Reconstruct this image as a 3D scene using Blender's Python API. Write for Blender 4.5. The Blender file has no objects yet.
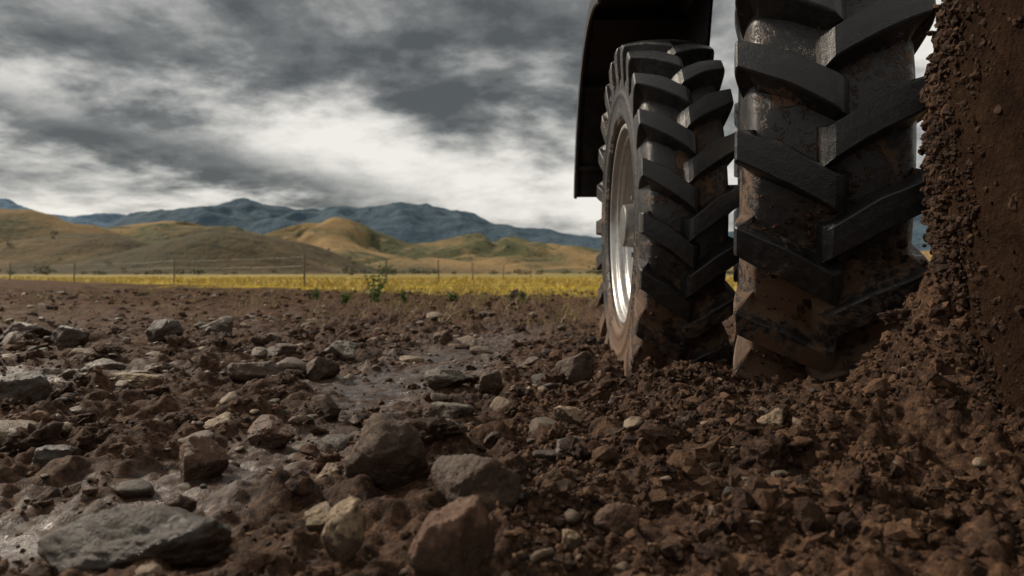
import bpy, math, random
import numpy as np
from mathutils import Vector
random.seed(7); RS=np.random.RandomState(11)
scene=bpy.context.scene
COL=scene.collection
# ---------------------------------------------------------------- noise
def _h(ix,iy,iz,s):
    n=(ix*374761393+iy*668265263+iz*2147483647+s*1274126177)&0xffffffff
    n=((n^(n>>13))*1274126177)&0xffffffff
    n=((n^(n>>16))*2246822519)&0xffffffff
    n=n^(n>>15)
    return (n&0xffffff).astype(np.float64)/float(0xffffff)*2-1
def vn3(x,y,z,s=0):
    x=np.asarray(x,float);y=np.asarray(y,float);z=np.asarray(z,float)
    ix=np.floor(x).astype(np.int64);iy=np.floor(y).astype(np.int64);iz=np.floor(z).astype(np.int64)
    fx=x-ix;fy=y-iy;fz=z-iz
    fx=fx*fx*fx*(fx*(fx*6-15)+10);fy=fy*fy*fy*(fy*(fy*6-15)+10);fz=fz*fz*fz*(fz*(fz*6-15)+10)
    r=0
    for a in (0,1):
        wa=fx if a else 1-fx
        for b in (0,1):
            wb=fy if b else 1-fy
            for c in (0,1):
                wc=fz if c else 1-fz
                r=r+wa*wb*wc*_h(ix+a,iy+b,iz+c,s)
    return r
def vn2(x,y,s=0):
    ix=np.floor(x).astype(np.int64);iy=np.floor(y).astype(np.int64)
    fx=x-ix;fy=y-iy
    fx=fx*fx*fx*(fx*(fx*6-15)+10);fy=fy*fy*fy*(fy*(fy*6-15)+10)
    z=np.zeros_like(ix)
    return ((1-fx)*(1-fy)*_h(ix,iy,z,s)+fx*(1-fy)*_h(ix+1,iy,z,s)+(1-fx)*fy*_h(ix,iy+1,z,s)+fx*fy*_h(ix+1,iy+1,z,s))
def fbm2(x,y,sc,o=4,s=0,g=.5):
    r=0;a=1;c,sn=math.cos(.6),math.sin(.6)
    X=x/sc;Y=y/sc
    for i in range(o):
        r=r+a*vn2(X,Y,s+i*17);a*=g
        X,Y=(X*c-Y*sn)*2.03+5.3,(X*sn+Y*c)*2.03+1.7
    return r
def sst(a,b,x):
    t=np.clip((x-a)/(b-a),0,1);return t*t*(3-2*t)
# ---------------------------------------------------------------- mesh helper
def mesh_obj(name,V,F,mats=(),smooth=True,attrs=None,parent=None,matidx=None):
    V=np.asarray(V,np.float32);me=bpy.data.meshes.new(name)
    if isinstance(F,np.ndarray):
        k=F.shape[1];n=len(F)
        me.vertices.add(len(V));me.vertices.foreach_set('co',V.ravel())
        me.loops.add(n*k);me.loops.foreach_set('vertex_index',F.astype(np.int32).ravel())
        me.polygons.add(n);me.polygons.foreach_set('loop_start',np.arange(0,n*k,k,dtype=np.int32))
        me.update(calc_edges=True)
    else:
        me.from_pydata([tuple(v) for v in V],[],F);me.update()
    me.polygons.foreach_set('use_smooth',np.full(len(me.polygons),smooth,bool))
    if attrs:
        for k_,v in attrs.items():
            a=me.attributes.new(k_,'FLOAT','POINT');a.data.foreach_set('value',np.asarray(v,np.float32))
    for m in mats: me.materials.append(m)
    me.update()
    o=bpy.data.objects.new(name,me);COL.objects.link(o)
    if parent: o.parent=parent
    return o
# ---------------------------------------------------------------- material helper
class NT:
    def __init__(s,t): s.t=t;s.n=t.nodes;s.l=t.links
    def N(s,ty,**kw):
        n=s.n.new(ty)
        for k,v in kw.items(): setattr(n,k,v)
        return n
    def set(s,sock,v):
        if isinstance(v,bpy.types.NodeSocket): s.l.new(v,sock)
        else: sock.default_value=v
    def math(s,op,a,b=0.0,c=0.0,clamp=False):
        n=s.N('ShaderNodeMath',operation=op);n.use_clamp=clamp
        s.set(n.inputs[0],a);s.set(n.inputs[1],b);s.set(n.inputs[2],c);return n.outputs[0]
    def mix(s,f,a,b,mode='MIX'):
        n=s.N('ShaderNodeMix',data_type='RGBA',blend_type=mode)
        s.set(n.inputs[0],f)
        s.set(n.inputs[6],a if not isinstance(a,tuple) or len(a)==4 else (*a,1))
        s.set(n.inputs[7],b if not isinstance(b,tuple) or len(b)==4 else (*b,1));return n.outputs[2]
    def mr(s,v,a,b,c=0.0,d=1.0,smooth=False):
        n=s.N('ShaderNodeMapRange');n.clamp=True
        if smooth:n.interpolation_type='SMOOTHSTEP'
        s.set(n.inputs[0],v)
        for i,q in enumerate((a,b,c,d)): s.set(n.inputs[i+1],q)
        return n.outputs[0]
    def noise(s,vec,sc,det=5,rough=.55,dist=0.0):
        n=s.N('ShaderNodeTexNoise');s.set(n.inputs['Vector'],vec);s.set(n.inputs['Scale'],sc)
        n.inputs['Detail'].default_value=det;n.inputs['Roughness'].default_value=rough;n.inputs['Distortion'].default_value=dist
        return n.outputs[0]
    def attr(s,name): return s.N('ShaderNodeAttribute',attribute_name=name).outputs['Fac']
    def bump(s,h,st,d,prev=None):
        n=s.N('ShaderNodeBump');s.set(n.inputs['Strength'],st);s.set(n.inputs['Distance'],d);s.set(n.inputs['Height'],h)
        if prev is not None:s.l.new(prev,n.inputs['Normal'])
        return n.outputs[0]
def mat(name):
    m=bpy.data.materials.new(name);m.use_nodes=True
    t=NT(m.node_tree);b=m.node_tree.nodes['Principled BSDF']
    t.b=b;t.obj=t.N('ShaderNodeTexCoord').outputs['Object'];t.pos=t.N('ShaderNodeNewGeometry').outputs['Position']
    return m,t
def soil_nodes(t,vec):
    n1=t.noise(vec,3.0,4);n2=t.noise(vec,45,5,.7);n3=t.noise(vec,260,3,.7)
    c=t.mix(t.mr(n1,.35,.65),(.044,.0215,.0115),(.090,.0455,.0245))
    c=t.mix(t.mr(n2,.5,.70,0,.85),c,(.20,.112,.062))
    c=t.mix(t.mr(n2,.5,.32,0,.9),c,(.011,.0055,.0032))
    return c,n1,n2,n3
M_ground,t=mat('ground_mat')
vec=t.pos
c,n1,n2,n3=soil_nodes(t,vec)
wet=t.attr('wet');gr=t.attr('grass')
c=t.mix(t.math('MULTIPLY',wet,.70),c,(.032,.019,.012))
far=t.noise(vec,.35,5,.6);far2=t.noise(vec,3.5,6,.75)
dry=t.attr('dry')
c=t.mix(t.math('MULTIPLY',dry,t.mr(far2,.42,.6,.0,.8)),c,(.135,.074,.040))
c=t.mix(t.math('MULTIPLY',dry,t.mr(far2,.48,.36,.0,.8)),c,(.026,.014,.009))
c=t.mix(t.math('MULTIPLY',dry,t.mr(far,.55,.68,.0,.6)),c,(.16,.115,.05))
fm=t.N('ShaderNodeMapping');t.l.new(t.pos,fm.inputs[0]);fm.inputs['Scale'].default_value=(.05,.16,.2)
fs=t.noise(fm.outputs[0],1.0,5,.6)
g=t.mix(t.mr(fs,.42,.56),(.24,.18,.042),(.52,.37,.035))
g=t.mix(t.mr(t.noise(vec,.9,6,.7),.45,.7,0,.7),g,(.15,.12,.04))
g=t.mix(t.attr('fieldfar'),g,t.mix(t.mr(fs,.4,.6),(.33,.24,.10),(.17,.17,.05)))
c=t.mix(gr,c,g)
t.l.new(c,t.b.inputs['Base Color'])
wr=t.math('MULTIPLY',wet,t.mr(t.noise(vec,14,4,.6),.36,.60))
t.l.new(t.mr(wr,0,1,.75,.18),t.b.inputs['Roughness'])
t.l.new(t.math('MULTIPLY',t.mr(dry,0,1,1,.3),t.mr(wr,0,1,.16,.6)),t.b.inputs['Specular IOR Level'])
bs=t.math('SUBTRACT',1.0,t.math('MULTIPLY',wet,.6))
b0=t.bump(far2,t.math('MULTIPLY',dry,.9),.15)
b1=t.bump(n2,t.math('MULTIPLY',bs,1.0),.022,b0);b2=t.bump(n3,t.math('MULTIPLY',bs,.8),.005,b1)
t.l.new(b2,t.b.inputs['Normal'])
M_clod,t=mat('soil_clod_mat')
c,n1,n2,n3=soil_nodes(t,t.pos)
ti=t.attr('tint')
c=t.mix(t.mr(ti,.55,1.0,0,.65),c,(.19,.105,.058))
c=t.mix(t.mr(ti,.5,0,0,.8),c,(.026,.0135,.008))
t.l.new(c,t.b.inputs['Base Color']);t.b.inputs['Roughness'].default_value=.7;t.b.inputs['Specular IOR Level'].default_value=.18
t.l.new(t.bump(n3,.9,.005,t.bump(n2,1.0,.016)),t.b.inputs['Normal'])
def stone_mat(name,ca,cb,use_tint=False):
    m,t=mat(name)
    v=t.pos
    a=t.noise(v,9,6,.6,.4);b=t.noise(v,60,6,.7);d=t.noise(v,300,3,.6)
    c=t.mix(t.mr(a,.38,.62),ca,cb)
    if use_tint:
        ti=t.attr('tint')
        c=t.mix(t.mr(ti,.35,.65),c,(.20,.135,.085)); c=t.mix(t.mr(ti,.72,.9),c,(.36,.27,.18)); c=t.mix(t.mr(ti,.3,.05),c,(.05,.04,.034))
    c=t.mix(t.mr(b,.52,.7,0,.55),c,tuple(min(1,q*1.9) for q in cb))
    c=t.mix(t.mr(b,.48,.3,0,.7),c,tuple(q*.35 for q in ca))
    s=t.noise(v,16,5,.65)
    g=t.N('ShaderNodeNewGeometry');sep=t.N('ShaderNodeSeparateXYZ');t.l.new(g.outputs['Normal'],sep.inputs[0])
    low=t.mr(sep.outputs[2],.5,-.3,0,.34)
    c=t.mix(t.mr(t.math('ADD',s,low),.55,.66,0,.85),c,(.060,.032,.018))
    t.l.new(c,t.b.inputs['Base Color'])
    t.l.new(t.mr(a,.35,.65,.36,.7),t.b.inputs['Roughness']);t.b.inputs['Specular IOR Level'].default_value=.35
    t.l.new(t.bump(d,.7,.004,t.bump(b,1.0,.016,t.bump(a,.7,.035))),t.b.inputs['Normal'])
    return m
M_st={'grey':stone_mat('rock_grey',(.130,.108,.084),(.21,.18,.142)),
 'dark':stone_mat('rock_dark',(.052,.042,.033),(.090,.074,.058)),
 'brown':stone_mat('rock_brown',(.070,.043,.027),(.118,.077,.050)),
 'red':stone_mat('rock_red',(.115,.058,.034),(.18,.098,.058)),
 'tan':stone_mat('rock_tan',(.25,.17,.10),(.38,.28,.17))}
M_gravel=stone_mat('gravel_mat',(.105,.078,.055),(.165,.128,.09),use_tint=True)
def rubber(name,Rc,R,mudamt=0.0):
    m,t=mat(name)
    v=t.obj
    sep=t.N('ShaderNodeSeparateXYZ');t.l.new(v,sep.inputs[0])
    r=t.math('SQRT',t.math('ADD',t.math('MULTIPLY',sep.outputs[1],sep.outputs[1]),t.math('MULTIPLY',sep.outputs[2],sep.outputs[2])))
    big=t.noise(v,4.5,6,.68,.4);fine=t.noise(v,38,6,.7);mic=t.noise(v,220,4,.6)
    base=t.mix(t.mr(fine,.35,.7),(.007,.0075,.0085),(.021,.021,.0215))
    valley=t.mr(r,R-.02,Rc,0.0,.10)
    low=t.mr(sep.outputs[2],-R*.15,-R*.85,0,.24)
    dm=t.math('ADD',t.math('ADD',t.math('ADD',t.math('MULTIPLY',big,.66),t.math('MULTIPLY',fine,.42)),valley),low)
    dust=t.mr(dm,.58-mudamt,.84-mudamt,0,.6)
    mud=t.mr(dm,.70-mudamt,.76-mudamt,0,.85)
    c=t.mix(dust,base,(.050,.034,.023));c=t.mix(mud,c,(.125,.068,.036))
    sc=t.N('ShaderNodeMapping');t.l.new(v,sc.inputs[0]);sc.inputs['Scale'].default_value=(6,60,60)
    c=t.mix(t.mr(t.noise(sc.outputs[0],2.2,4,.7),.6,.75,0,.35),c,(.075,.068,.06))
    t.l.new(c,t.b.inputs['Base Color'])
    t.l.new(t.math('ADD',t.mr(fine,.3,.7,.30,.50),t.math('MULTIPLY',mud,.35)),t.b.inputs['Roughness'])
    t.b.inputs['Specular IOR Level'].default_value=.5
    h=t.math('ADD',t.math('MULTIPLY',mud,.6),t.math('MULTIPLY',fine,.35))
    t.l.new(t.bump(mic,.5,.003,t.bump(h,.8,.010)),t.b.inputs['Normal'])
    return m
def simple(name,c,rough,metal=0.0,var=.3,bsc=80,dirt=0.0):
    m,t=mat(name);n=t.noise(t.obj,12,5,.65);f=t.noise(t.obj,bsc,4,.6)
    col=t.mix(t.mr(n,.3,.7),tuple(q*(1-var) for q in c),tuple(q*(1+var) for q in c))
    if dirt: col=t.mix(t.mr(n,.5,.62,0,dirt),col,(.10,.065,.042))
    t.l.new(col,t.b.inputs['Base Color']);t.b.inputs['Metallic'].default_value=metal
    t.l.new(t.mr(f,.3,.7,rough-.08,rough+.1),t.b.inputs['Roughness'])
    t.l.new(t.bump(f,.3,.002),t.b.inputs['Normal']);return m
M_rim=simple('rim_metal',(.52,.51,.49),.36,.8,.2,60,.4)
M_hub=simple('hub_metal',(.20,.195,.185),.45,.6,.2,60,.5)
M_fender=simple('fender_black',(.012,.012,.013),.42,0,.2,60,.2)
# ---------------------------------------------------------------- wheels
def smooth_prof(P,n=6):
    P=[np.array(p,float) for p in P];out=[]
    for i in range(len(P)-1):
        p0=P[max(i-1,0)];p1=P[i];p2=P[i+1];p3=P[min(i+2,len(P)-1)]
        for k in range(n):
            u=k/n
            out.append(.5*((2*p1)+(-p0+p2)*u+(2*p0-5*p1+4*p2-p3)*u*u+(-p0+3*p1-3*p2+p3)*u**3))
    out.append(P[-1]);return np.array(out)
def revolve(P,seg):
    P=np.asarray(P);th=np.linspace(0,2*math.pi,seg,endpoint=False)
    V=np.stack([np.repeat(P[None,:,0],seg,0),-P[None,:,1]*np.cos(th)[:,None],P[None,:,1]*np.sin(th)[:,None]],-1).reshape(-1,3)
    k=len(P);i=np.arange(seg)[:,None];j=np.arange(k-1)[None,:];i2=(i+1)%seg
    F=np.stack([i*k+j,i*k+j+1,i2*k+j+1,i2*k+j],-1).reshape(-1,4)
    return V,F
def pos3(x,r,th): return (x,-r*math.cos(th),r*math.sin(th))
def make_wheel(name,loc,rotz,R,W,rr,nl,lh,lw,skew,phase,rubber_m):
    root=bpy.data.objects.new(name,None);COL.objects.link(root);root.location=loc;root.rotation_euler=(0,0,rotz);root.empty_display_size=.3
    a=W/2;Rc=R-lh
    half=[(.70*a,rr),(.78*a,rr+.02),(.88*a,rr+.10*(Rc-rr)),(.935*a,rr+.35*(Rc-rr)),(.935*a,rr+.58*(Rc-rr)),(.90*a,Rc-.10),(.84*a,Rc-.045),(.74*a,Rc-.018),(.45*a,Rc-.004),(0,Rc)]
    prof=[(-x,r) for x,r in half]+[(x,r) for x,r in reversed(half[:-1])]
    P=smooth_prof(prof,7)
    for i in range(len(P)):
        x,r=P[i]
        if abs(x)>.8*a and r<Rc-.1:
            q=(r-rr)/(Rc-rr)
            if .12<q<.2 or .42<q<.46: P[i,0]+=math.copysign(.006,x)
    V,F=revolve(P,200)
    nz=vn3(V[:,0]*9,V[:,1]*9,V[:,2]*9,3)*.003
    L=np.sqrt(V[:,1]**2+V[:,2]**2);V[:,1]*=1+nz/L;V[:,2]*=1+nz/L
    mesh_obj('tire_carcass',V,F,[rubber_m],True,parent=root)
    LV=[];LF=[];top=[]
    xs=np.linspace(-.08,1.0,15)
    for x in xs:
        crown=.026*(abs(x))**2.2
        top.append(((x*a,R-crown),(min(x,.80)*a,Rc-.02-.03*max(0,x-.5))))
    top+= [((1.022*a,R-.036),(.78*a,Rc-.05)),((1.03*a,R-.05),(.78*a,Rc-.06)),((1.03*a,R-lh*.9-.01),(.80*a,Rc-.08)),((1.01*a,R-lh-.05),(.82*a,Rc-.11)),((.965*a,R-lh-.12),(.85*a,Rc-.15)),((.93*a,R-lh-.16),(.88*a,Rc-.17))]
    lens=[0]
    for i in range(1,len(top)): lens.append(lens[-1]+math.dist(top[i][0],top[i-1][0]))
    tot=lens[len(xs)-1]
    cs=[(-.70,0.0),(-.57,.55),(-.515,.90),(-.485,.96),(-.44,.995),(0,1.0),(.44,.995),(.485,.96),(.515,.90),(.57,.55),(.70,0.0)]
    for side in (-1,1):
        for k in range(nl):
            th0=phase+2*math.pi*(k+(.5 if side>0 else 0))/nl
            rj=random.uniform(-.003,.003);ph=random.uniform(0,6)
            base=len(LV);m=len(cs)
            for i,((tx,tr),(bx,br)) in enumerate(top):
                q=min(lens[i]/tot,1.0)
                thc=th0+skew*(1.15*min(q,.5)+.85*max(0,q-.5))
                wid=lw*(1.02-.08*q+.06*math.exp(-((q-.5)/.2)**2)) * (1.0 if i<len(xs) else 1.05)
                for (cx,f) in cs:
                    f2=f
                    if i==0: f2=min(f,.84)
                    elif i==1: f2=min(f,.985)
                    x=bx+(tx-bx)*f2;r=br+(tr-br)*f2
                    jit=.0012*math.sin(9*q+ph+cx*3)
                    xx=x
                    if i==0: xx-= (1-f)*.03
                    th=thc+(cx*wid+rj+jit)/R
                    LV.append(pos3(side*xx,r,th))
            n=len(top)
            for i in range(n-1):
                for j in range(m-1):
                    q=(base+i*m+j,base+i*m+j+1,base+(i+1)*m+j+1,base+(i+1)*m+j)
                    LF.append(q if side>0 else q[::-1])
            LF.append(tuple(base+j for j in range(m))[::-1 if side>0 else 1]);LF.append(tuple(base+(n-1)*m+j for j in range(m))[::1 if side>0 else -1])
    mesh_obj('tread_lugs',LV,LF,[rubber_m],False,parent=root)
    rp=[(-.74*a,rr+.012),(-.80*a,rr+.004),(-.81*a,rr-.012),(-.76*a,rr-.02),(-.66*a,rr-.028),(-.62*a,rr-.05),(-.45*a,rr-.055),(-.40*a,rr-.075),(-.22*a,rr-.085),(-.2*a,rr-.12),(-.27*a,rr-.15),(-.33*a,rr*.55),(-.30*a,rr*.42),(-.22*a,rr*.38),(-.2*a,.16)]
    V,F=revolve(smooth_prof(rp,3),120);mesh_obj('rim',V,F[:, ::-1].copy(),[M_rim],True,parent=root)
    hp=[(-.18*a,.20),(-.38*a,.19),(-.42*a,.16),(-.42*a,.11),(-.75*a,.10),(-.80*a,.085),(-.80*a,.001)]
    V,F=revolve(smooth_prof(hp,3),60);mesh_obj('hub',V,F[:, ::-1].copy(),[M_hub],True,parent=root)
    BV=[];BF=[]
    for k in range(10):
        th=2*math.pi*k/10;c0=np.array(pos3(-.42*a,.145,th));b=len(BV)
        for dx in (0,-.022):
            for j in range(6):
                w=2*math.pi*j/6;BV.append((c0[0]+dx,c0[1]+.014*math.cos(w),c0[2]+.014*math.sin(w)))
        for j in range(6): BF.append((b+j,b+(j+1)%6,b+6+(j+1)%6,b+6+j))
        BF.append(tuple(b+6+j for j in range(6)))
    mesh_obj('lug_nuts',BV,BF,[M_hub],False,parent=root)
    ip=[(.72*a,rr+.01),(.70*a,rr-.04),(.3*a,rr-.06),(.2*a,.2),(.3*a,.001)]
    V,F=revolve(ip,80);mesh_obj('inner_rim',V,F,[M_hub],True,parent=root)
    return root
RUB1=rubber('rubber_a',.79,.85,.02);RUB2=rubber('rubber_b',.918,1.0,.03)
w1=make_wheel('tractor_tire',(.675,3.80,.675),0.0,.85,.37,.47,24,.062,.085,.165,.05,RUB1)
w2=make_wheel('tractor_tire',(1.20,3.26,.850),math.radians(-15.5),1.0,.55,.50,21,.088,.105,.160,.12,RUB2)
# ---------------------------------------------------------------- ground
def coords(lo,hi,a,b,st,g1,g2):
    c=list(np.arange(a,b,st));s=st;x=c[-1]
    while x<hi: s*=1+g2;x+=s;c.append(x)
    s=st;x=a;l=[]
    while x>lo: s*=1+g1;x-=s;l.append(x)
    return np.array(l[::-1]+c)
gx=coords(-6000,6000,-1.2,1.4,.0095,.02,.03)
gy=coords(-300,7000,.85,3.1,.0095,.06,.0135)
PATH_Y=np.array([0,1.2,1.75,2.3,3.1,4.8,7,10,14]);PATH_X=np.array([-1.0,-.88,-.74,-.62,-.46,-.22,.15,.6,1.1])
def masks(x,y):
    xc=np.interp(y,PATH_Y,PATH_X)
    w=.18+.038*y
    n=fbm2(x,y,.4,4,91)
    wet=np.exp(-((x-xc+.16*n)/w)**2)*(1-.85*sst(4.0,7.5,y))*sst(14,9,y)
    wet=np.maximum(wet,.8*np.exp(-((x+1.9+.3*n)/.6)**2-((y-3.4+.3*n)/.5)**2))
    wet=np.maximum(wet,.75*np.exp(-((x+1.15+.3*n)/.35)**2-((y-1.45)/.3)**2))
    return np.clip(wet*1.2-.15+.5*n*wet,0,1)
def ground_h(x,y):
    x=np.asarray(x,float);y=np.asarray(y,float)
    wet=masks(x,y)
    d=np.sqrt(x*x+(y-2)**2)
    f1=sst(120,30,d);f2=sst(30,8,d);f3=sst(7,3.5,d)
    h=.026*fbm2(x,y,1.3,3,1)*f1
    cl=np.abs(fbm2(x,y,.16,4,21))
    rough=(1-.8*wet)
    h+=(.046*(cl-.3))*rough*f1
    h+=.024*np.maximum(0,fbm2(x,y,.34,3,5))*rough*f1
    h+=.012*fbm2(x,y,.05,3,33,.65)*(.25+.75*rough)*f2
    h+=.0055*np.abs(fbm2(x,y,.020,2,63))*rough*f3
    h-=.020*wet*f1
    n=fbm2(x,y,.3,4,77)
    bank=sst(.05,.75,x+.10*n)*sst(6.5,3.5,y)*sst(2.6,1.8,x)
    h+=bank*.022
    h+=.055*np.exp(-((x-.62)/.20)**2-((y-2.80)/.2)**2)*(1+.4*n)
    h-=.055*np.exp(-((x-.98)/.20)**2-((y-2.60)/.22)**2)
    h-=.045*np.exp(-((x-.42)/.14)**2-((y-3.4)/.35)**2)
    h+=.30*np.exp(-((x-1.13)/.14)**2-((y-2.10)/.18)**2)*(1+.3*n)
    h+=.11*np.exp(-((x-1.05)/.22)**2-((y-1.85)/.30)**2)*(1+.3*n)
    h+=.04*np.exp(-((x-.75)/.3)**2-((y-2.1)/.3)**2)*(1+.5*n)
    h+=bank*(.030*np.abs(fbm2(x,y,.09,4,61,.6))+.007*np.abs(fbm2(x,y,.028,2,62)))
    for xc,w in ((.67,.2),(1.5,.3)):
        h-=.07*np.exp(-((x-xc)/w)**4)*sst(4.2,4.8,y)*sst(15,9,y)
    return h
def field_edge(x,y):
    return (y-(13.2-1.25*x+np.maximum(0,x-1.2)*1.25))
X,Y=np.meshgrid(gx,gy);xf=X.ravel();yf=Y.ravel()
H=ground_h(xf,yf);wet=masks(xf,yf)
e=field_edge(xf,yf)+2.5*fbm2(xf,yf,3,3,9)
grass=sst(-.5,1.5,e)
dry=sst(5,14,yf)
ff=sst(35,130,yf+20*fbm2(xf,yf,40,3,8))
nx=len(gx);ny=len(gy)
i=np.arange(ny-1)[:,None];j=np.arange(nx-1)[None,:]
F=np.stack([i*nx+j,i*nx+j+1,(i+1)*nx+j+1,(i+1)*nx+j],-1).reshape(-1,4)
mesh_obj('ground',np.stack([xf,yf,H],1),F,[M_ground],True,{'wet':wet,'grass':grass,'dry':dry,'fieldfar':ff})
print('ground',nx,ny,nx*ny)
# ---------------------------------------------------------------- stones & clods
import bmesh
def ico(sub):
    bm=bmesh.new();bmesh.ops.create_icosphere(bm,subdivisions=sub,radius=1)
    V=np.array([v.co[:] for v in bm.verts]);F=np.array([[v.index for v in f.verts] for f in bm.faces]);bm.free();return V,F
ICO={s:ico(s) for s in (1,2,3,4,5)}
def rockshape(sub,seed,nplanes=12,ang=10,nz=.10,rock=True):
    V,F=ICO[sub];rs=np.random.RandomState(seed)
    D=V/np.linalg.norm(V,axis=1)[:,None]
    if not rock: nplanes=6;ang=7
    N=rs.normal(size=(nplanes,3));N/=np.linalg.norm(N,axis=1)[:,None];dd=rs.uniform(.55 if not rock else .62,1.0,nplanes)
    q=np.maximum(D@N.T,.02)/dd
    r=1/(np.sum(q**ang,axis=1)**(1/ang));r=np.minimum(r,1.35 if rock else 1.2)
    s=seed*.37
    def f3(sc,sd): return vn3(D[:,0]*sc+s,D[:,1]*sc+s*1.3,D[:,2]*sc-s,sd)
    if rock: r=r*(1+nz*(f3(1.7,1)+.5*f3(3.7,2)+.3*f3(8,3)+(.22*f3(17,4) if sub>=3 else 0)+(.14*f3(34,5) if sub>=5 else 0)))
    else: r=r*(1+nz*(f3(1.7,1)+.8*np.abs(f3(3.3,2))+(.75*f3(6.5,3))+(.5*f3(13,4) if sub>=3 else 0)+(.3*f3(25,5) if sub>=4 else 0)))
    return D*r[:,None],F
def scatter(name,pts,sizes,tints,sub,variants,mt,rock,nz,flat,zoff=.25,parent=None,zs=None,smooth=True):
    Vs=[];Fs=[];T=[];off=0
    sh=[rockshape(sub,100+k*7+sub,9,9,nz,rock) for k in range(variants)]
    n=len(pts);idx=RS.randint(0,variants,n)
    if zs is None: zs=ground_h(pts[:,0],pts[:,1])
    for v in range(variants):
        sel=np.where(idx==v)[0];V,F=sh[v];m=len(sel)
        if m==0: continue
        an=RS.uniform(0,6.283,m);tl=RS.normal(0,.4,m)
        sc=sizes[sel][:,None]*np.stack([RS.uniform(.8,1.3,m),RS.uniform(.65,1.1,m),RS.uniform(flat[0],flat[1],m)],1)
        P=V[None]*sc[:,None,:]
        ct,stt=np.cos(tl)[:,None],np.sin(tl)[:,None]
        y=P[...,1]*ct-P[...,2]*stt;z=P[...,1]*stt+P[...,2]*ct;x=P[...,0]
        ca,sa=np.cos(an)[:,None],np.sin(an)[:,None]
        Q=np.stack([x*ca-y*sa+pts[sel,0][:,None],x*sa+y*ca+pts[sel,1][:,None],z+(zs[sel]+zoff*sizes[sel])[:,None]],-1)
        Vs.append(Q.reshape(-1,3));Fs.append((F[None]+(np.arange(m)*len(V))[:,None,None]+off).reshape(-1,3));off+=m*len(V)
        T.append(np.repeat(tints[sel],len(V)))
    return mesh_obj(name,np.concatenate(Vs),np.concatenate(Fs),[mt],smooth,{'tint':np.concatenate(T)},parent=parent)
def keep(x,y,p=1.0):
    w=masks(x,y);return RS.rand(len(x))>w*.8*p
def region(n,x0,x1,y0,y1,pw=1.0,clump=True):
    u=RS.rand(n)**pw;y=y0+(y1-y0)*u
    x=RS.uniform(x0,x1,n);k=keep(x,y)
    if clump: k&=(fbm2(x,y,.22,2,55)+RS.uniform(-.8,.8,n))>-.25
    return np.stack([x[k],y[k]],1)
def ln(n,med,s,lo,hi): return np.clip(med*np.exp(RS.normal(0,s,n)),lo,hi)
A=np.concatenate([region(18000,-2.4,2.0,.8,4.4,1.3),region(34000,.0,1.5,.8,2.9)])
S=ln(len(A),.0050,.42,.0028,.012);scatter('soil_crumbs',A,S,RS.rand(len(A)),1,8,M_clod,False,.30,(.6,.95),smooth=False,zoff=.15)
A=np.concatenate([region(6500,-4.5,2.2,.8,8,1.2),region(4200,.15,1.5,.85,3.0),region(3200,-12,3,6,18)])
S=ln(len(A),.0115,.42,.007,.030);S*=1+.08*np.maximum(0,A[:,1]-3.5)
scatter('soil_clods',A,S,RS.rand(len(A)),2,14,M_clod,False,.42,(.5,.95),smooth=False,zoff=.0)
A=np.concatenate([region(620,-4,1.4,1.0,6),region(700,-14,3,6,20)])
S=ln(len(A),.031,.35,.02,.07)
scatter('earth_lumps',A,S,RS.rand(len(A))*.7,4,12,M_clod,False,.40,(.45,.85),zoff=-.02)
A=np.concatenate([region(3800,-4,1.6,.7,6,1.2),region(900,-12,3,5,16)])
S=ln(len(A),.0095,.5,.004,.035);S*=1+.06*np.maximum(0,A[:,1]-3)
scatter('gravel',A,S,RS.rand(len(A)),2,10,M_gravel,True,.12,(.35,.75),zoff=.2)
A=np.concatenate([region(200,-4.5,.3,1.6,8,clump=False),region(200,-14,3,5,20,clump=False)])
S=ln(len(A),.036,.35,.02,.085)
scatter('field_stones',A,S,RS.rand(len(A))*.85,3,12,M_gravel,True,.12,(.35,.7),zoff=.2)
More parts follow.
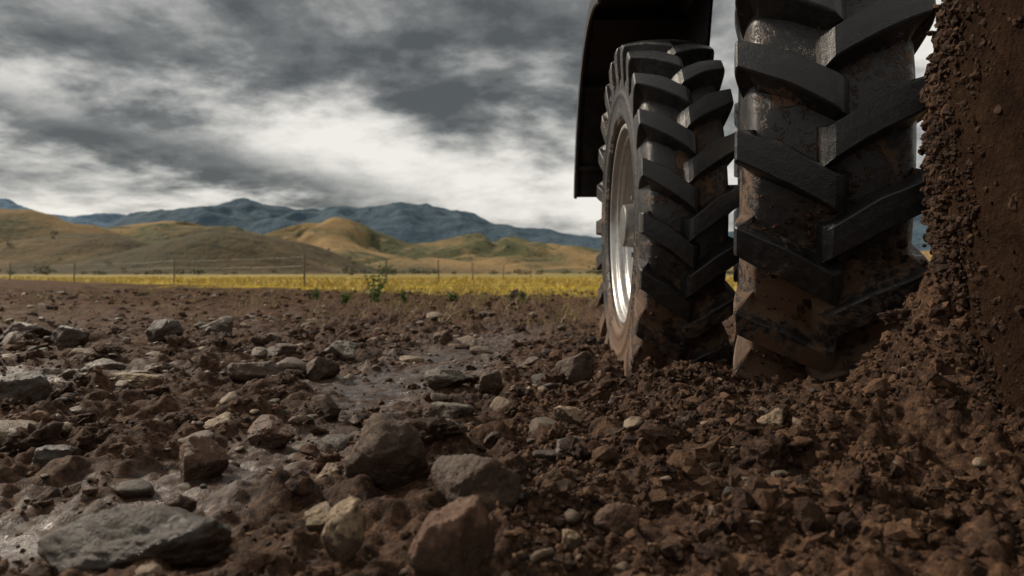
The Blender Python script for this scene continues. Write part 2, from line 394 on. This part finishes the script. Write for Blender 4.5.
ROCKS=[(-.26,1.62,.18,.150,'brown',1,.3),(-.065,1.42,.165,.105,'brown',2,1.1),(-.60,1.27,.30,.085,'dark',3,.1),(-.085,1.12,.125,.115,'red',4,2.0),
(-.26,1.22,.07,.085,'tan',5,1.3),(-.69,1.76,.115,.085,'red',6,.6),(-.20,2.45,.175,.070,'grey',7,.2),(-.255,3.08,.20,.075,'grey',8,.1),
(-.955,2.95,.18,.095,'brown',9,.8),(-2.27,5.2,.27,.14,'dark',10,.3),(-2.08,5.6,.23,.13,'grey',11,1.9),(-3.24,5.3,.38,.13,'grey',12,.1),
(-2.42,4.4,.26,.13,'dark',13,.5),(-1.47,2.38,.17,.12,'dark',14,.9),(-1.34,2.85,.18,.055,'tan',15,.2),(-.82,3.4,.17,.10,'brown',16,.7),
(.25,3.2,.17,.14,'brown',17,.1),(-.08,3.0,.10,.075,'brown',18,1.2),(-.63,2.08,.14,.075,'red',19,.5),(-.80,2.16,.125,.050,'tan',20,.1),
(.166,2.30,.095,.055,'tan',21,.4),(.14,1.87,.075,.045,'grey',22,.6),(.625,1.92,.062,.060,'tan',23,.9),(-1.06,1.84,.11,.055,'dark',24,.2),
(-.335,1.38,.065,.050,'tan',25,1.0),(.176,1.32,.078,.065,'red',26,.3),(.076,1.53,.052,.040,'tan',27,2.2),(.094,1.25,.032,.034,'tan',28,.8),
(-.91,4.2,.20,.10,'grey',29,.3),(-1.22,4.25,.18,.065,'brown',30,.2),(-.04,1.98,.062,.038,'brown',31,1.2),(-.40,1.71,.06,.045,'tan',32,.4),
(.45,2.05,.055,.040,'brown',33,.9),(0.02,13.2,.20,.17,'brown',34,.2),(-.15,1.95,.06,.035,'grey',35,.2),(-1.85,3.6,.2,.06,'grey',36,.9),(.33,2.6,.06,.045,'grey',37,.9),
(-.42,4.9,.14,.10,'red',38,.4),(-.62,1.48,.055,.035,'brown',39,.9),(-.50,1.10,.05,.035,'tan',40,.1)]
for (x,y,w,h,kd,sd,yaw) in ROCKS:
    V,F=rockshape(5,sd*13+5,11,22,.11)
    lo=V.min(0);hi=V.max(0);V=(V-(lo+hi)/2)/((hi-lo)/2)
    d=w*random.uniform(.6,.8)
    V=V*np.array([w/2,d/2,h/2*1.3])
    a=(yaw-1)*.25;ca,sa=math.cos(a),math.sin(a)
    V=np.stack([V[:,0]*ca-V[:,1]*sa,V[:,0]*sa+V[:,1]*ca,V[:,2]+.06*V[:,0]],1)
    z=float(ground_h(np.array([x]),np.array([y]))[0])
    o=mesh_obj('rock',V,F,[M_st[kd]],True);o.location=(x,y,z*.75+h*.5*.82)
# ---------------------------------------------------------------- near mud-caked wheel
M_caked,t=mat('caked_mud')
c,n1,n2,n3=soil_nodes(t,t.obj)
pt=t.noise(t.obj,7,5,.6,.5);pt2=t.noise(t.obj,22,5,.7)
sep=t.N('ShaderNodeSeparateXYZ');t.l.new(t.obj,sep.inputs[0])
rr_=t.math('SQRT',t.math('ADD',t.math('MULTIPLY',sep.outputs[1],sep.outputs[1]),t.math('MULTIPLY',sep.outputs[2],sep.outputs[2])))
c=t.mix(t.mr(t.math('ADD',rr_,t.math('MULTIPLY',pt,.1)),1.02,1.10,.88,.2),c,t.mix(t.mr(pt,.35,.65),(.010,.0055,.0035),(.030,.016,.009)))  # mud on the side face darkened, its shade put into the colour
t.l.new(c,t.b.inputs['Base Color']);t.b.inputs['Roughness'].default_value=.9;t.b.inputs['Specular IOR Level'].default_value=.04
t.l.new(t.bump(n3,.6,.004,t.bump(n2,.9,.012,t.bump(pt2,.8,.03,t.bump(pt,.7,.05)))),t.b.inputs['Normal'])
root=bpy.data.objects.new('tractor_tire',None);COL.objects.link(root);root.location=(1.31,1.05,.755)
prof=[(-.16,.5),(-.185,.56),(-.20,.68),(-.205,.82),(-.20,.96),(-.185,1.03),(-.15,1.075),(-.08,1.085),(0,1.09),(.08,1.085),(.15,1.075),(.2,1.0),(.2,.7),(.16,.5)]
V,F=revolve(smooth_prof(prof,18),700)
ln_=np.sqrt(V[:,1]**2+V[:,2]**2)
edge=sst(.93,1.04,ln_)
nn=vn3(V[:,0]*6,V[:,1]*6,V[:,2]*6,1)+.6*vn3(V[:,0]*14,V[:,1]*14,V[:,2]*14,2)+.5*np.abs(vn3(V[:,0]*32,V[:,1]*32,V[:,2]*32,3))+.4*np.abs(vn3(V[:,0]*70,V[:,1]*70,V[:,2]*70,4))
dv=nn*(.006+.030*edge)
V[:,0]-=dv*.6;V[:,1]*=1+dv;V[:,2]*=1+dv
mesh_obj('tire_carcass',V,F,[M_caked],True,parent=root)
V,F=revolve([(-.165,.52),(-.15,.48),(-.05,.45),(-.02,.2),(-.02,.001)],80);mesh_obj('rim',V,F[:,::-1].copy(),[M_hub],True,parent=root)
V,F=revolve([(.165,.52),(.15,.48),(.05,.45),(.02,.2),(.02,.001)],80);mesh_obj('inner_rim',V,F,[M_hub],True,parent=root)
n=14000;th=RS.uniform(2.2,4.4,n);rad=1.045+RS.normal(0,.026,n);xx=np.where(RS.rand(n)<.6,-.192+RS.normal(0,.006,n),RS.uniform(-.2,.2,n))
rad=np.where(xx>-.16,1.09+RS.rand(n)*.012,rad)
A=np.stack([xx,-rad*np.cos(th)],1);zz=rad*np.sin(th)
scatter('caked_mud_lumps',A,ln(n,.0055,.5,.003,.017),RS.rand(n)*.6,2,10,M_clod,False,.4,(.7,1.1),zoff=0,parent=root,zs=zz,smooth=False)
n=1500;th=RS.uniform(2.0,4.4,n);rad=1.03-np.abs(RS.normal(0,.10,n));A=np.stack([np.full(n,-.205),-rad*np.cos(th)],1)
scatter('mud_spatter',A,ln(n,.0045,.5,.002,.013),RS.rand(n)*.4,2,10,M_clod,False,.4,(.7,1.1),zoff=0,parent=root,zs=rad*np.sin(th),smooth=False)
for root_,R,W,lh in ((w1,.85,.35,.062),(w2,1.0,.56,.085)):
    n=150 if R<.9 else 300
    th=-RS.uniform(.05,1.0,n)**.8;xx=RS.normal(0,W*.22,n);xx=np.clip(xx,-W*.36,W*.36);rad=R-lh
    A=np.stack([xx,-rad*np.cos(th)],1)
    scatter('mud_bits',A,ln(n,.006,.5,.003,.015),RS.rand(n)*.6,2,8,M_clod,False,.4,(.6,.8),zoff=0,parent=root_,zs=rad*np.sin(th),smooth=False)
# ---------------------------------------------------------------- fender
root=bpy.data.objects.new('tractor_fender',None);COL.objects.link(root)
yc,zc=3.85,.69
sec=[(.385,-.085),(.378,-.08),(.378,-.01),(.39,.012),(.42,.02),(.90,.02),(.90,.006),(.425,.004),(.398,-.006),(.392,-.085)]
ths=np.radians(np.linspace(72,168,70));V=[];Fc=[];m=len(sec)
for q,th in enumerate(ths):
    for (x,dr) in sec:
        r=1.085+dr;V.append((x,yc-r*math.cos(th),zc+r*math.sin(th)))
for q in range(len(ths)-1):
    for j in range(m):
        Fc.append((q*m+j,q*m+(j+1)%m,(q+1)*m+(j+1)%m,(q+1)*m+j))
Fc.append(tuple(range(m)));Fc.append(tuple((len(ths)-1)*m+j for j in range(m))[::-1])
mesh_obj('fender_shell',V,Fc,[M_fender],False,parent=root)
V=[];Fc=[]
for thd in (100,130,158):
    th=math.radians(thd);b=len(V)
    for x in (.40,.87):
        for dr in (-.002,-.045):
            for dt in (-.012,.012):
                r=1.085+dr;V.append((x,yc-r*math.cos(th+dt),zc+r*math.sin(th+dt)))
    for f in ((0,1,3,2),(4,6,7,5),(0,4,5,1),(2,3,7,6),(0,2,6,4),(1,5,7,3)): Fc.append(tuple(b+k for k in f))
b=len(V)
for thd in range(72,169,6):
    th=math.radians(thd)
    for r in (1.08,.80): 
        for x in (.876,.888): V.append((x,yc-r*math.cos(th),zc+r*math.sin(th)))
k_=len(range(72,169,6))
for q in range(k_-1):
    o_=b+q*4;p_=o_+4
    Fc+= [(o_,o_+2,p_+2,p_),(o_+1,p_+1,p_+3,o_+3),(o_+2,o_+3,p_+3,p_+2),(o_,p_,p_+1,o_+1)]
mesh_obj('fender_stays',V,Fc,[M_fender],False,parent=root)
# ---------------------------------------------------------------- hills and mountains
def terrain(name,x0,x1,nx,y0,y1,ny,hf,m,attr=None):
    a=np.linspace(x0,x1,nx);b=np.linspace(y0,y1,ny);X,Y=np.meshgrid(a,b);x=X.ravel();y=Y.ravel()
    z=hf(x,y);i=np.arange(ny-1)[:,None];j=np.arange(nx-1)[None,:]
    F=np.stack([i*nx+j,i*nx+j+1,(i+1)*nx+j+1,(i+1)*nx+j],-1).reshape(-1,4)
    return mesh_obj(name,np.stack([x,y,z],1),F,[m],True,{'tone':attr(x,y)} if attr else None)
def gz(x,y,cx,cy,h,sx,sy,p=2): return h*np.exp(-np.abs((x-cx)/sx)**p-np.abs((y-cy)/sy)**p)
def smax(k,*a): return np.log(sum(np.exp(k*q) for q in a))/k-math.log(len(a))/k
def hillf(x,y):
    xw=x+24*fbm2(x,y,170,3,31);yw=y+24*fbm2(x,y,170,3,32)
    h=smax(.35,gz(xw,yw,-205,900,70,125,170,1.8),gz(xw,yw,-40,960,56,220,170,1.6),gz(xw,yw,-360,880,66,190,150),gz(xw,yw,110,930,26,190,170),
      gz(xw,yw,-430,640,64,150,140),gz(xw,yw,-240,620,46,120,110,1.8),gz(xw,yw,-680,700,66,180,150),
      gz(xw,yw,-135,370,27,70,70),gz(xw,yw,-215,440,31,75,70),gz(xw,yw,-340,430,27,75,80),gz(xw,yw,-40,520,19,90,80),
      gz(xw,yw,700,900,60,300,220),gz(xw,yw,1200,800,70,300,220),gz(xw,yw,-1100,800,70,300,200))
    rid=np.abs(fbm2(xw,yw*.6,95,3,13))
    hp=np.maximum(h,0)
    h=h-hp*.24*np.exp(-(rid/.15)**2)+hp*.06*fbm2(x,y,50,4,3)
    return h-1.0
def veg(name,cols,sc,dark,dsc,haze_tint,tone=None):
    m,t=mat(name);v=t.pos
    a=t.noise(v,sc,6,.62);b=t.noise(v,sc*5,6,.7)
    c=t.mix(t.mr(a,.42,.58),cols[0],cols[1]);c=t.mix(t.mr(b,.5,.68,0,.7),c,cols[2])
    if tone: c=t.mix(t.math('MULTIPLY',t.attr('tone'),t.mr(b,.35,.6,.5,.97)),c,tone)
    vo=t.N('ShaderNodeTexVoronoi');t.l.new(v,vo.inputs['Vector']);vo.inputs['Scale'].default_value=dsc
    dots=t.mr(vo.outputs['Distance'],.42,.22);dots=t.math('MULTIPLY',dots,t.mr(a,.47,.6,0,.9))
    c=t.mix(dots,c,dark);c=t.mix(haze_tint,c,(.28,.38,.48))  # distance haze painted as a flat blue mix into the base colour
    t.l.new(c,t.b.inputs['Base Color']);t.b.inputs['Roughness'].default_value=.95;t.b.inputs['Specular IOR Level'].default_value=.1
    t.l.new(t.bump(b,1.0,1/sc*.07),t.b.inputs['Normal'])
    return m
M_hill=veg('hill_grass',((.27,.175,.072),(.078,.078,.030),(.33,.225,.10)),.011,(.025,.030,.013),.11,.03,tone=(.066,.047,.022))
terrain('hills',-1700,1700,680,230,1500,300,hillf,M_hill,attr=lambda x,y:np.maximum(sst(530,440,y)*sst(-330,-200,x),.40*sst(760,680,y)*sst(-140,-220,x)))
mx=np.array([-6000,-3200,-2500,-1930,-1703,-1550,-1440,-1300,-1176,-1060,-950,-800,-648,-540,-422,-271,-45,181,320,700,1500,3000,6000])
mh=np.array([150,240,250,200,200,196,232,244,238,266,242,230,262,240,250,226,178,142,126,140,220,260,150])*1.09
def mtnf(x,y):
    h=np.interp(x+40*fbm2(x,y,400,2,4),mx,mh)
    rid=1-np.abs(fbm2(x,y,620,5,41,.5));rid2=1-np.abs(fbm2(x,y,240,4,43))
    p=np.exp(-((y-3100)/620)**2)
    return h*p*(.76+.28*(rid)+.14*(rid2-.5))-8
M_mt=veg('mountain_forest',((.026,.054,.080),(.038,.070,.092),(.060,.088,.096)),.0022,(.018,.036,.050),.03,.12)  # forest colours pushed to blue, distance haze painted into them
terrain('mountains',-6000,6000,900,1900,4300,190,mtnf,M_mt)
def mt2(x,y):
    h=np.interp(x,[-9000,-4200,-3700,-3300,-2700,-2200,-1500,-600,200,900,3000,9000],[200,480,530,475,400,380,410,380,200,120,300,300])
    return h*np.exp(-((y-5600)/700)**2)*(.85+.2*(1-np.abs(fbm2(x,y,800,5,47))))-8
M_mt2=veg('far_mountain',((.045,.10,.16),(.06,.12,.18),(.08,.13,.18)),.001,(.04,.09,.14),.02,.2)  # blue base colours stand in for distance haze
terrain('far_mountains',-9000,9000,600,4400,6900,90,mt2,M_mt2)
# ---------------------------------------------------------------- field grass, weeds
def leafmat(name,a,b,sc=3.0):
    m,t=mat(name);n=t.noise(t.pos,sc,4,.6);ti=t.attr('tint')
    c=t.mix(t.mr(n,.35,.65),a,b);c=t.mix(t.mr(ti,.5,1,0,.6),c,tuple(min(1,q*1.5) for q in b));t.l.new(c,t.b.inputs['Base Color'])
    t.b.inputs['Roughness'].default_value=.7
    return m
M_gold=leafmat('golden_grass',(.26,.19,.055),(.50,.35,.05),.6);M_green=leafmat('weed_green',(.055,.10,.018),(.10,.15,.03));M_dry=leafmat('dry_grass',(.20,.15,.06),(.30,.23,.09))
def blades(name,P,hh,wd,m,spread=.3,parent=None):
    n=len(P);z=ground_h(P[:,0],P[:,1])
    an=RS.uniform(0,6.28,n);lean=RS.normal(0,spread,(n,2))*hh[:,None]
    dx=np.cos(an)*wd;dy=np.sin(an)*wd
    b0=np.stack([P[:,0]-dx,P[:,1]-dy,z-.01],1);b1=np.stack([P[:,0]+dx,P[:,1]+dy,z-.01],1)
    m0=np.stack([P[:,0]-dx*.7+lean[:,0]*.35,P[:,1]-dy*.7+lean[:,1]*.35,z+hh*.55],1);m1=m0+np.stack([dx*1.4,dy*1.4,0*dx],1)
    tp=np.stack([P[:,0]+lean[:,0],P[:,1]+lean[:,1],z+hh],1);tp2=tp+np.stack([dx*.3,dy*.3,0*dx],1)
    V=np.stack([b0,b1,m1,m0,tp2,tp],1).reshape(-1,3);o=(np.arange(n)*6)[:,None]
    F=np.concatenate([o+np.array([[0,1,2,3]]),o+np.array([[3,2,4,5]])])
    return mesh_obj(name,V,F,[m],False,{'tint':np.repeat(RS.rand(n),6)},parent=parent)
n=60000
y=11+RS.rand(n)**1.6*60;x=RS.uniform(-1.1,.75,n)*y
k=(field_edge(x,y)+2.5*fbm2(x,y,3,3,9)>.3)&(fbm2(x,y,2.5,3,19)+RS.uniform(-.6,.6,n)>-.15);P=np.stack([x[k],y[k]],1)
blades('field_grass',P,RS.uniform(.04,.17,len(P))*(1+.4*fbm2(P[:,0],P[:,1],4,2,3)),.005+.0006*P[:,1],M_gold,.45)
cs_=np.stack([RS.uniform(-12,3,300),RS.uniform(6.5,22,300)],1);cs_[:60,0]=RS.uniform(-2.2,1.2,60);cs_[:60,1]=RS.uniform(8,14,60)
P=np.repeat(cs_,16,0)+RS.normal(0,.05,(len(cs_)*16,2));blades('dry_grass_tufts',P,RS.uniform(.04,.15,len(P)),.004,M_dry,.5)
def weed(x,y,h,br,seed):
    rs=np.random.RandomState(seed);z=float(ground_h(np.array([x]),np.array([y]))[0]);V=[];Fc=[];T=[]
    def stick(p,q,r):
        b=len(V);
        for c_,rr in ((p,r),(q,r*.5)):
            for k in range(4): V.append((c_[0]+rr*math.cos(k*1.57),c_[1]+rr*math.sin(k*1.57),c_[2]));T.append(.2)
        for k in range(4): Fc.append((b+k,b+(k+1)%4,b+4+(k+1)%4,b+4+k))
    def leaf(p,d,l,w):
        d=np.array(d)/np.linalg.norm(d);s=np.cross(d,rs.normal(size=3));s/=np.linalg.norm(s);b=len(V);tt=rs.rand()
        for q in (p,p+d*l*.45+s*w,p+d*l+np.array([0,0,-.2*l]),p+d*l*.45-s*w): V.append(tuple(q));T.append(tt)
        Fc.append((b,b+1,b+2,b+3))
    for k in range(br):
        p=np.array([x,y,z-.01]);d=np.array([rs.normal(0,.28),rs.normal(0,.28),1.0]);hh=h*rs.uniform(.55,1.0);n=9
        for s_ in range(n):
            q=p+d/np.linalg.norm(d)*hh/n;stick(p,q,.005)
            d=d+np.array([rs.normal(0,.12),rs.normal(0,.12),0])
            for w in range(5):
                leaf(q,[rs.normal(),rs.normal(),rs.uniform(.1,1)],rs.uniform(.04,.085)*(1.2-.6*s_/n),.013)
            p=q
    mesh_obj('green_weed',V,Fc,[M_green],False,{'tint':T})
weed(-1.93,11.2,.66,8,1);weed(-1.55,11.6,.24,5,2);weed(-.9,12.2,.16,5,3);weed(.15,11,.15,4,4);weed(-3.2,13,.2,4,5);weed(-2.3,11,.18,4,6)
# ---------------------------------------------------------------- fence
M_wood=simple('weathered_wood',(.10,.08,.062),.85,0,.3);M_wire=simple('wire',(.18,.17,.16),.5,.6)
def fence(pts,hgt):
    root=bpy.data.objects.new('wire_fence',None);COL.objects.link(root)
    V=[];Fc=[];tops=[]
    for (x,y) in pts:
        z=float(ground_h(np.array([x]),np.array([y]))[0]);lx=random.uniform(-.05,.05);b=len(V);r=.032
        for zz,k_ in ((-.1,1),(hgt*.5,.95),(hgt,.85),(hgt+.02,.5)):
            for q in range(7): V.append((x+lx*max(zz,0)+r*k_*math.cos(q*.8976),y+r*k_*math.sin(q*.8976),z+zz))
        for l in range(3):
            for q in range(7): Fc.append((b+l*7+q,b+l*7+(q+1)%7,b+l*7+7+(q+1)%7,b+l*7+7+q))
        Fc.append(tuple(b+21+q for q in range(7)));tops.append((x,y,z))
    mesh_obj('posts',V,Fc,[M_wood],True,parent=root)
    V=[];Fc=[]
    for a,b_ in zip(tops[:-1],tops[1:]):
        for hh in (.35,.62,.9):
            prev=None
            for s in range(7):
                u=s/6;c_=[a[k]*(1-u)+b_[k]*u for k in range(3)];c_[2]+=hh*hgt-.03*math.sin(math.pi*u);b=len(V)
                for q in range(3): V.append((c_[0]+.003*math.cos(q*2.09),c_[1],c_[2]+.003*math.sin(q*2.09)))
                if prev is not None:
                    for q in range(3): Fc.append((prev+q,prev+(q+1)%3,b+(q+1)%3,b+q))
                prev=b
    mesh_obj('wires',V,Fc,[M_wire],True,parent=root)
fence([(-36,52),(-29,46),(-22,40),(-14,33),(-6.3,24.2),(-4.9,31),(-3.4,37),(-2.2,45),(-.6,54),(1.5,64)],1.0)
# ---------------------------------------------------------------- distant trees
V=[];T=[]
rs=np.random.RandomState(5)
C=[]
for _ in range(130):
    y=rs.uniform(160,420);x=rs.uniform(-.95,.5)*y;C.append((x,y,rs.uniform(.8,2.6)))
for cx,cy,s in C:
    z=max(float(hillf(np.array([cx]),np.array([cy]))[0]),-.3) if cy>230 else -.2
    n=90
    d=rs.normal(size=(n,3));d/=np.linalg.norm(d,axis=1)[:,None];r=rs.uniform(.4,1,n)[:,None]
    cc=np.array([cx,cy,z+s*.5])+d*r*np.array([s*.95,s*.9,s*.5])*(1+.3*rs.normal(size=(n,1))*.5)
    for c_ in cc:
        u=rs.normal(size=3);w=rs.normal(size=3);u*=s*.13/np.linalg.norm(u);w*=s*.13/np.linalg.norm(w)
        V+= [c_-u,c_+w,c_+u,c_-w];T+=[rs.rand()]*4
F=np.arange(len(V)).reshape(-1,4)
M_tree=leafmat('distant_foliage',(.045,.05,.022),(.075,.075,.035),.2)
mesh_obj('distant_trees',np.array(V),F,[M_tree],False,{'tint':np.array(T)*.7})
# ---------------------------------------------------------------- sky
w=bpy.data.worlds.new('World');scene.world=w;w.use_nodes=True
t=NT(w.node_tree);bg=w.node_tree.nodes['Background']
SUN_EL,SUN_AZ=math.radians(36),math.radians(-58)
sky=t.N('ShaderNodeTexSky',sky_type='NISHITA');sky.sun_disc=False;sky.sun_elevation=SUN_EL;sky.sun_rotation=SUN_AZ
gen=t.N('ShaderNodeTexCoord').outputs['Generated']
sp=t.N('ShaderNodeSeparateXYZ');t.l.new(gen,sp.inputs[0]);x_,y_,z_=sp.outputs
zz=t.math('ADD',t.math('MAXIMUM',z_,0.0),.24)
cv=t.N('ShaderNodeCombineXYZ');t.l.new(t.math('DIVIDE',x_,zz),cv.inputs[0]);t.l.new(t.math('DIVIDE',y_,zz),cv.inputs[1])
cv.inputs[2].default_value=5.1
P=cv.outputs[0]
def offs(v,o):
    n=t.N('ShaderNodeVectorMath',operation='ADD');t.l.new(v,n.inputs[0]);n.inputs[1].default_value=o;return n.outputs[0]
P2=offs(P,(-.08,.10,0.03))
big=t.noise(P,.9,3,.5,.2);mid=t.noise(P,1.7,10,.60,.15);mid2=t.noise(P2,1.7,10,.60,.15);fin=t.noise(P,6.5,8,.66,.1)
def cen(n,k): return t.math('MULTIPLY',t.math('SUBTRACT',n,.5),k)
dens=t.math('ADD',t.math('ADD',cen(big,.8),cen(mid,1.7)),cen(fin,.45))
def blob(ax,el,sa,se,amt,prev,rot=0.0):
    u=t.math('SUBTRACT',t.math('DIVIDE',x_,t.math('MAXIMUM',y_,.05)),ax);v=t.math('SUBTRACT',t.math('DIVIDE',z_,t.math('MAXIMUM',y_,.05)),el)
    v=t.math('ADD',v,t.math('MULTIPLY',u,rot))
    v=t.math('ADD',v,cen(mid,.16));u=t.math('ADD',u,cen(big,.5))
    sx=t.math('DIVIDE',u,sa);se_=t.math('DIVIDE',v,se)
    d=t.math('ADD',t.math('MULTIPLY',sx,sx),t.math('MULTIPLY',se_,se_))
    g_=t.math('MULTIPLY',t.math('POWER',2.718,t.math('MULTIPLY',d,-1.0)),amt)
    g_=t.math('MULTIPLY',g_,t.math('GREATER_THAN',y_,.05))
    return t.math('ADD',prev,g_)
dens=blob(.02,.28,.26,.11,.62,dens,.10)
dens=blob(-.44,.155,.27,.030,.60,dens,.24)
dens=blob(-.50,.28,.22,.040,.42,dens,.05)
dens=blob(-.62,.36,.25,.05,.4,dens)
dens=blob(-.25,.17,.13,.04,-.36,dens,.1)
dens=blob(-.62,.225,.12,.015,-.25,dens,.2)
dens=blob(.0,.09,.25,.035,-.18,dens)
dens=t.math('ADD',dens,cen(t.math('ADD',t.math('SUBTRACT',mid,mid2),.5),1.6))
cr=t.N('ShaderNodeValToRGB');t.l.new(t.math('ADD',t.math('MULTIPLY',dens,.75),.43),cr.inputs[0])
el=cr.color_ramp.elements
el[0].position=.10;el[0].color=(.90,.87,.81,1);el[1].position=.98;el[1].color=(.085,.09,.09,1)
for p,c in ((.28,(.76,.73,.68,1)),(.43,(.56,.545,.51,1)),(.60,(.35,.35,.335,1)),(.78,(.17,.175,.17,1))):
    e=el.new(p);e.color=c
hz=t.mr(z_,.0,.08,1,0,True)
cc=t.mix(t.math('MULTIPLY',hz,.6),cr.outputs[0],(.68,.66,.61))
nv=t.mix(1.0,sky.outputs[0],(.08,.08,.08),'MULTIPLY')
cc=t.mix(.06,cc,nv)
t.l.new(cc,bg.inputs[0]);bg.inputs[1].default_value=1.0
L=bpy.data.lights.new('sun','SUN');L.energy=4.0;L.angle=math.radians(7);L.color=(1,.87,.71)
lo=bpy.data.objects.new('sun',L);COL.objects.link(lo)
d=Vector((math.sin(SUN_AZ)*math.cos(SUN_EL),math.cos(SUN_AZ)*math.cos(SUN_EL),math.sin(SUN_EL)))
lo.rotation_euler=d.to_track_quat('Z','Y').to_euler();lo.location=d*20
# ---------------------------------------------------------------- camera
cam=bpy.data.cameras.new('camera');co=bpy.data.objects.new('camera',cam);COL.objects.link(co)
cam.lens=28;cam.sensor_width=36;cam.clip_start=.02;cam.clip_end=20000
co.location=(0,0,.45);co.rotation_euler=(math.radians(90-1.08),0,0)
cam.dof.use_dof=True;cam.dof.focus_distance=2.4;cam.dof.aperture_fstop=4.0
scene.camera=co
scene.view_settings.view_transform='Standard';scene.view_settings.look='None';scene.view_settings.exposure=0
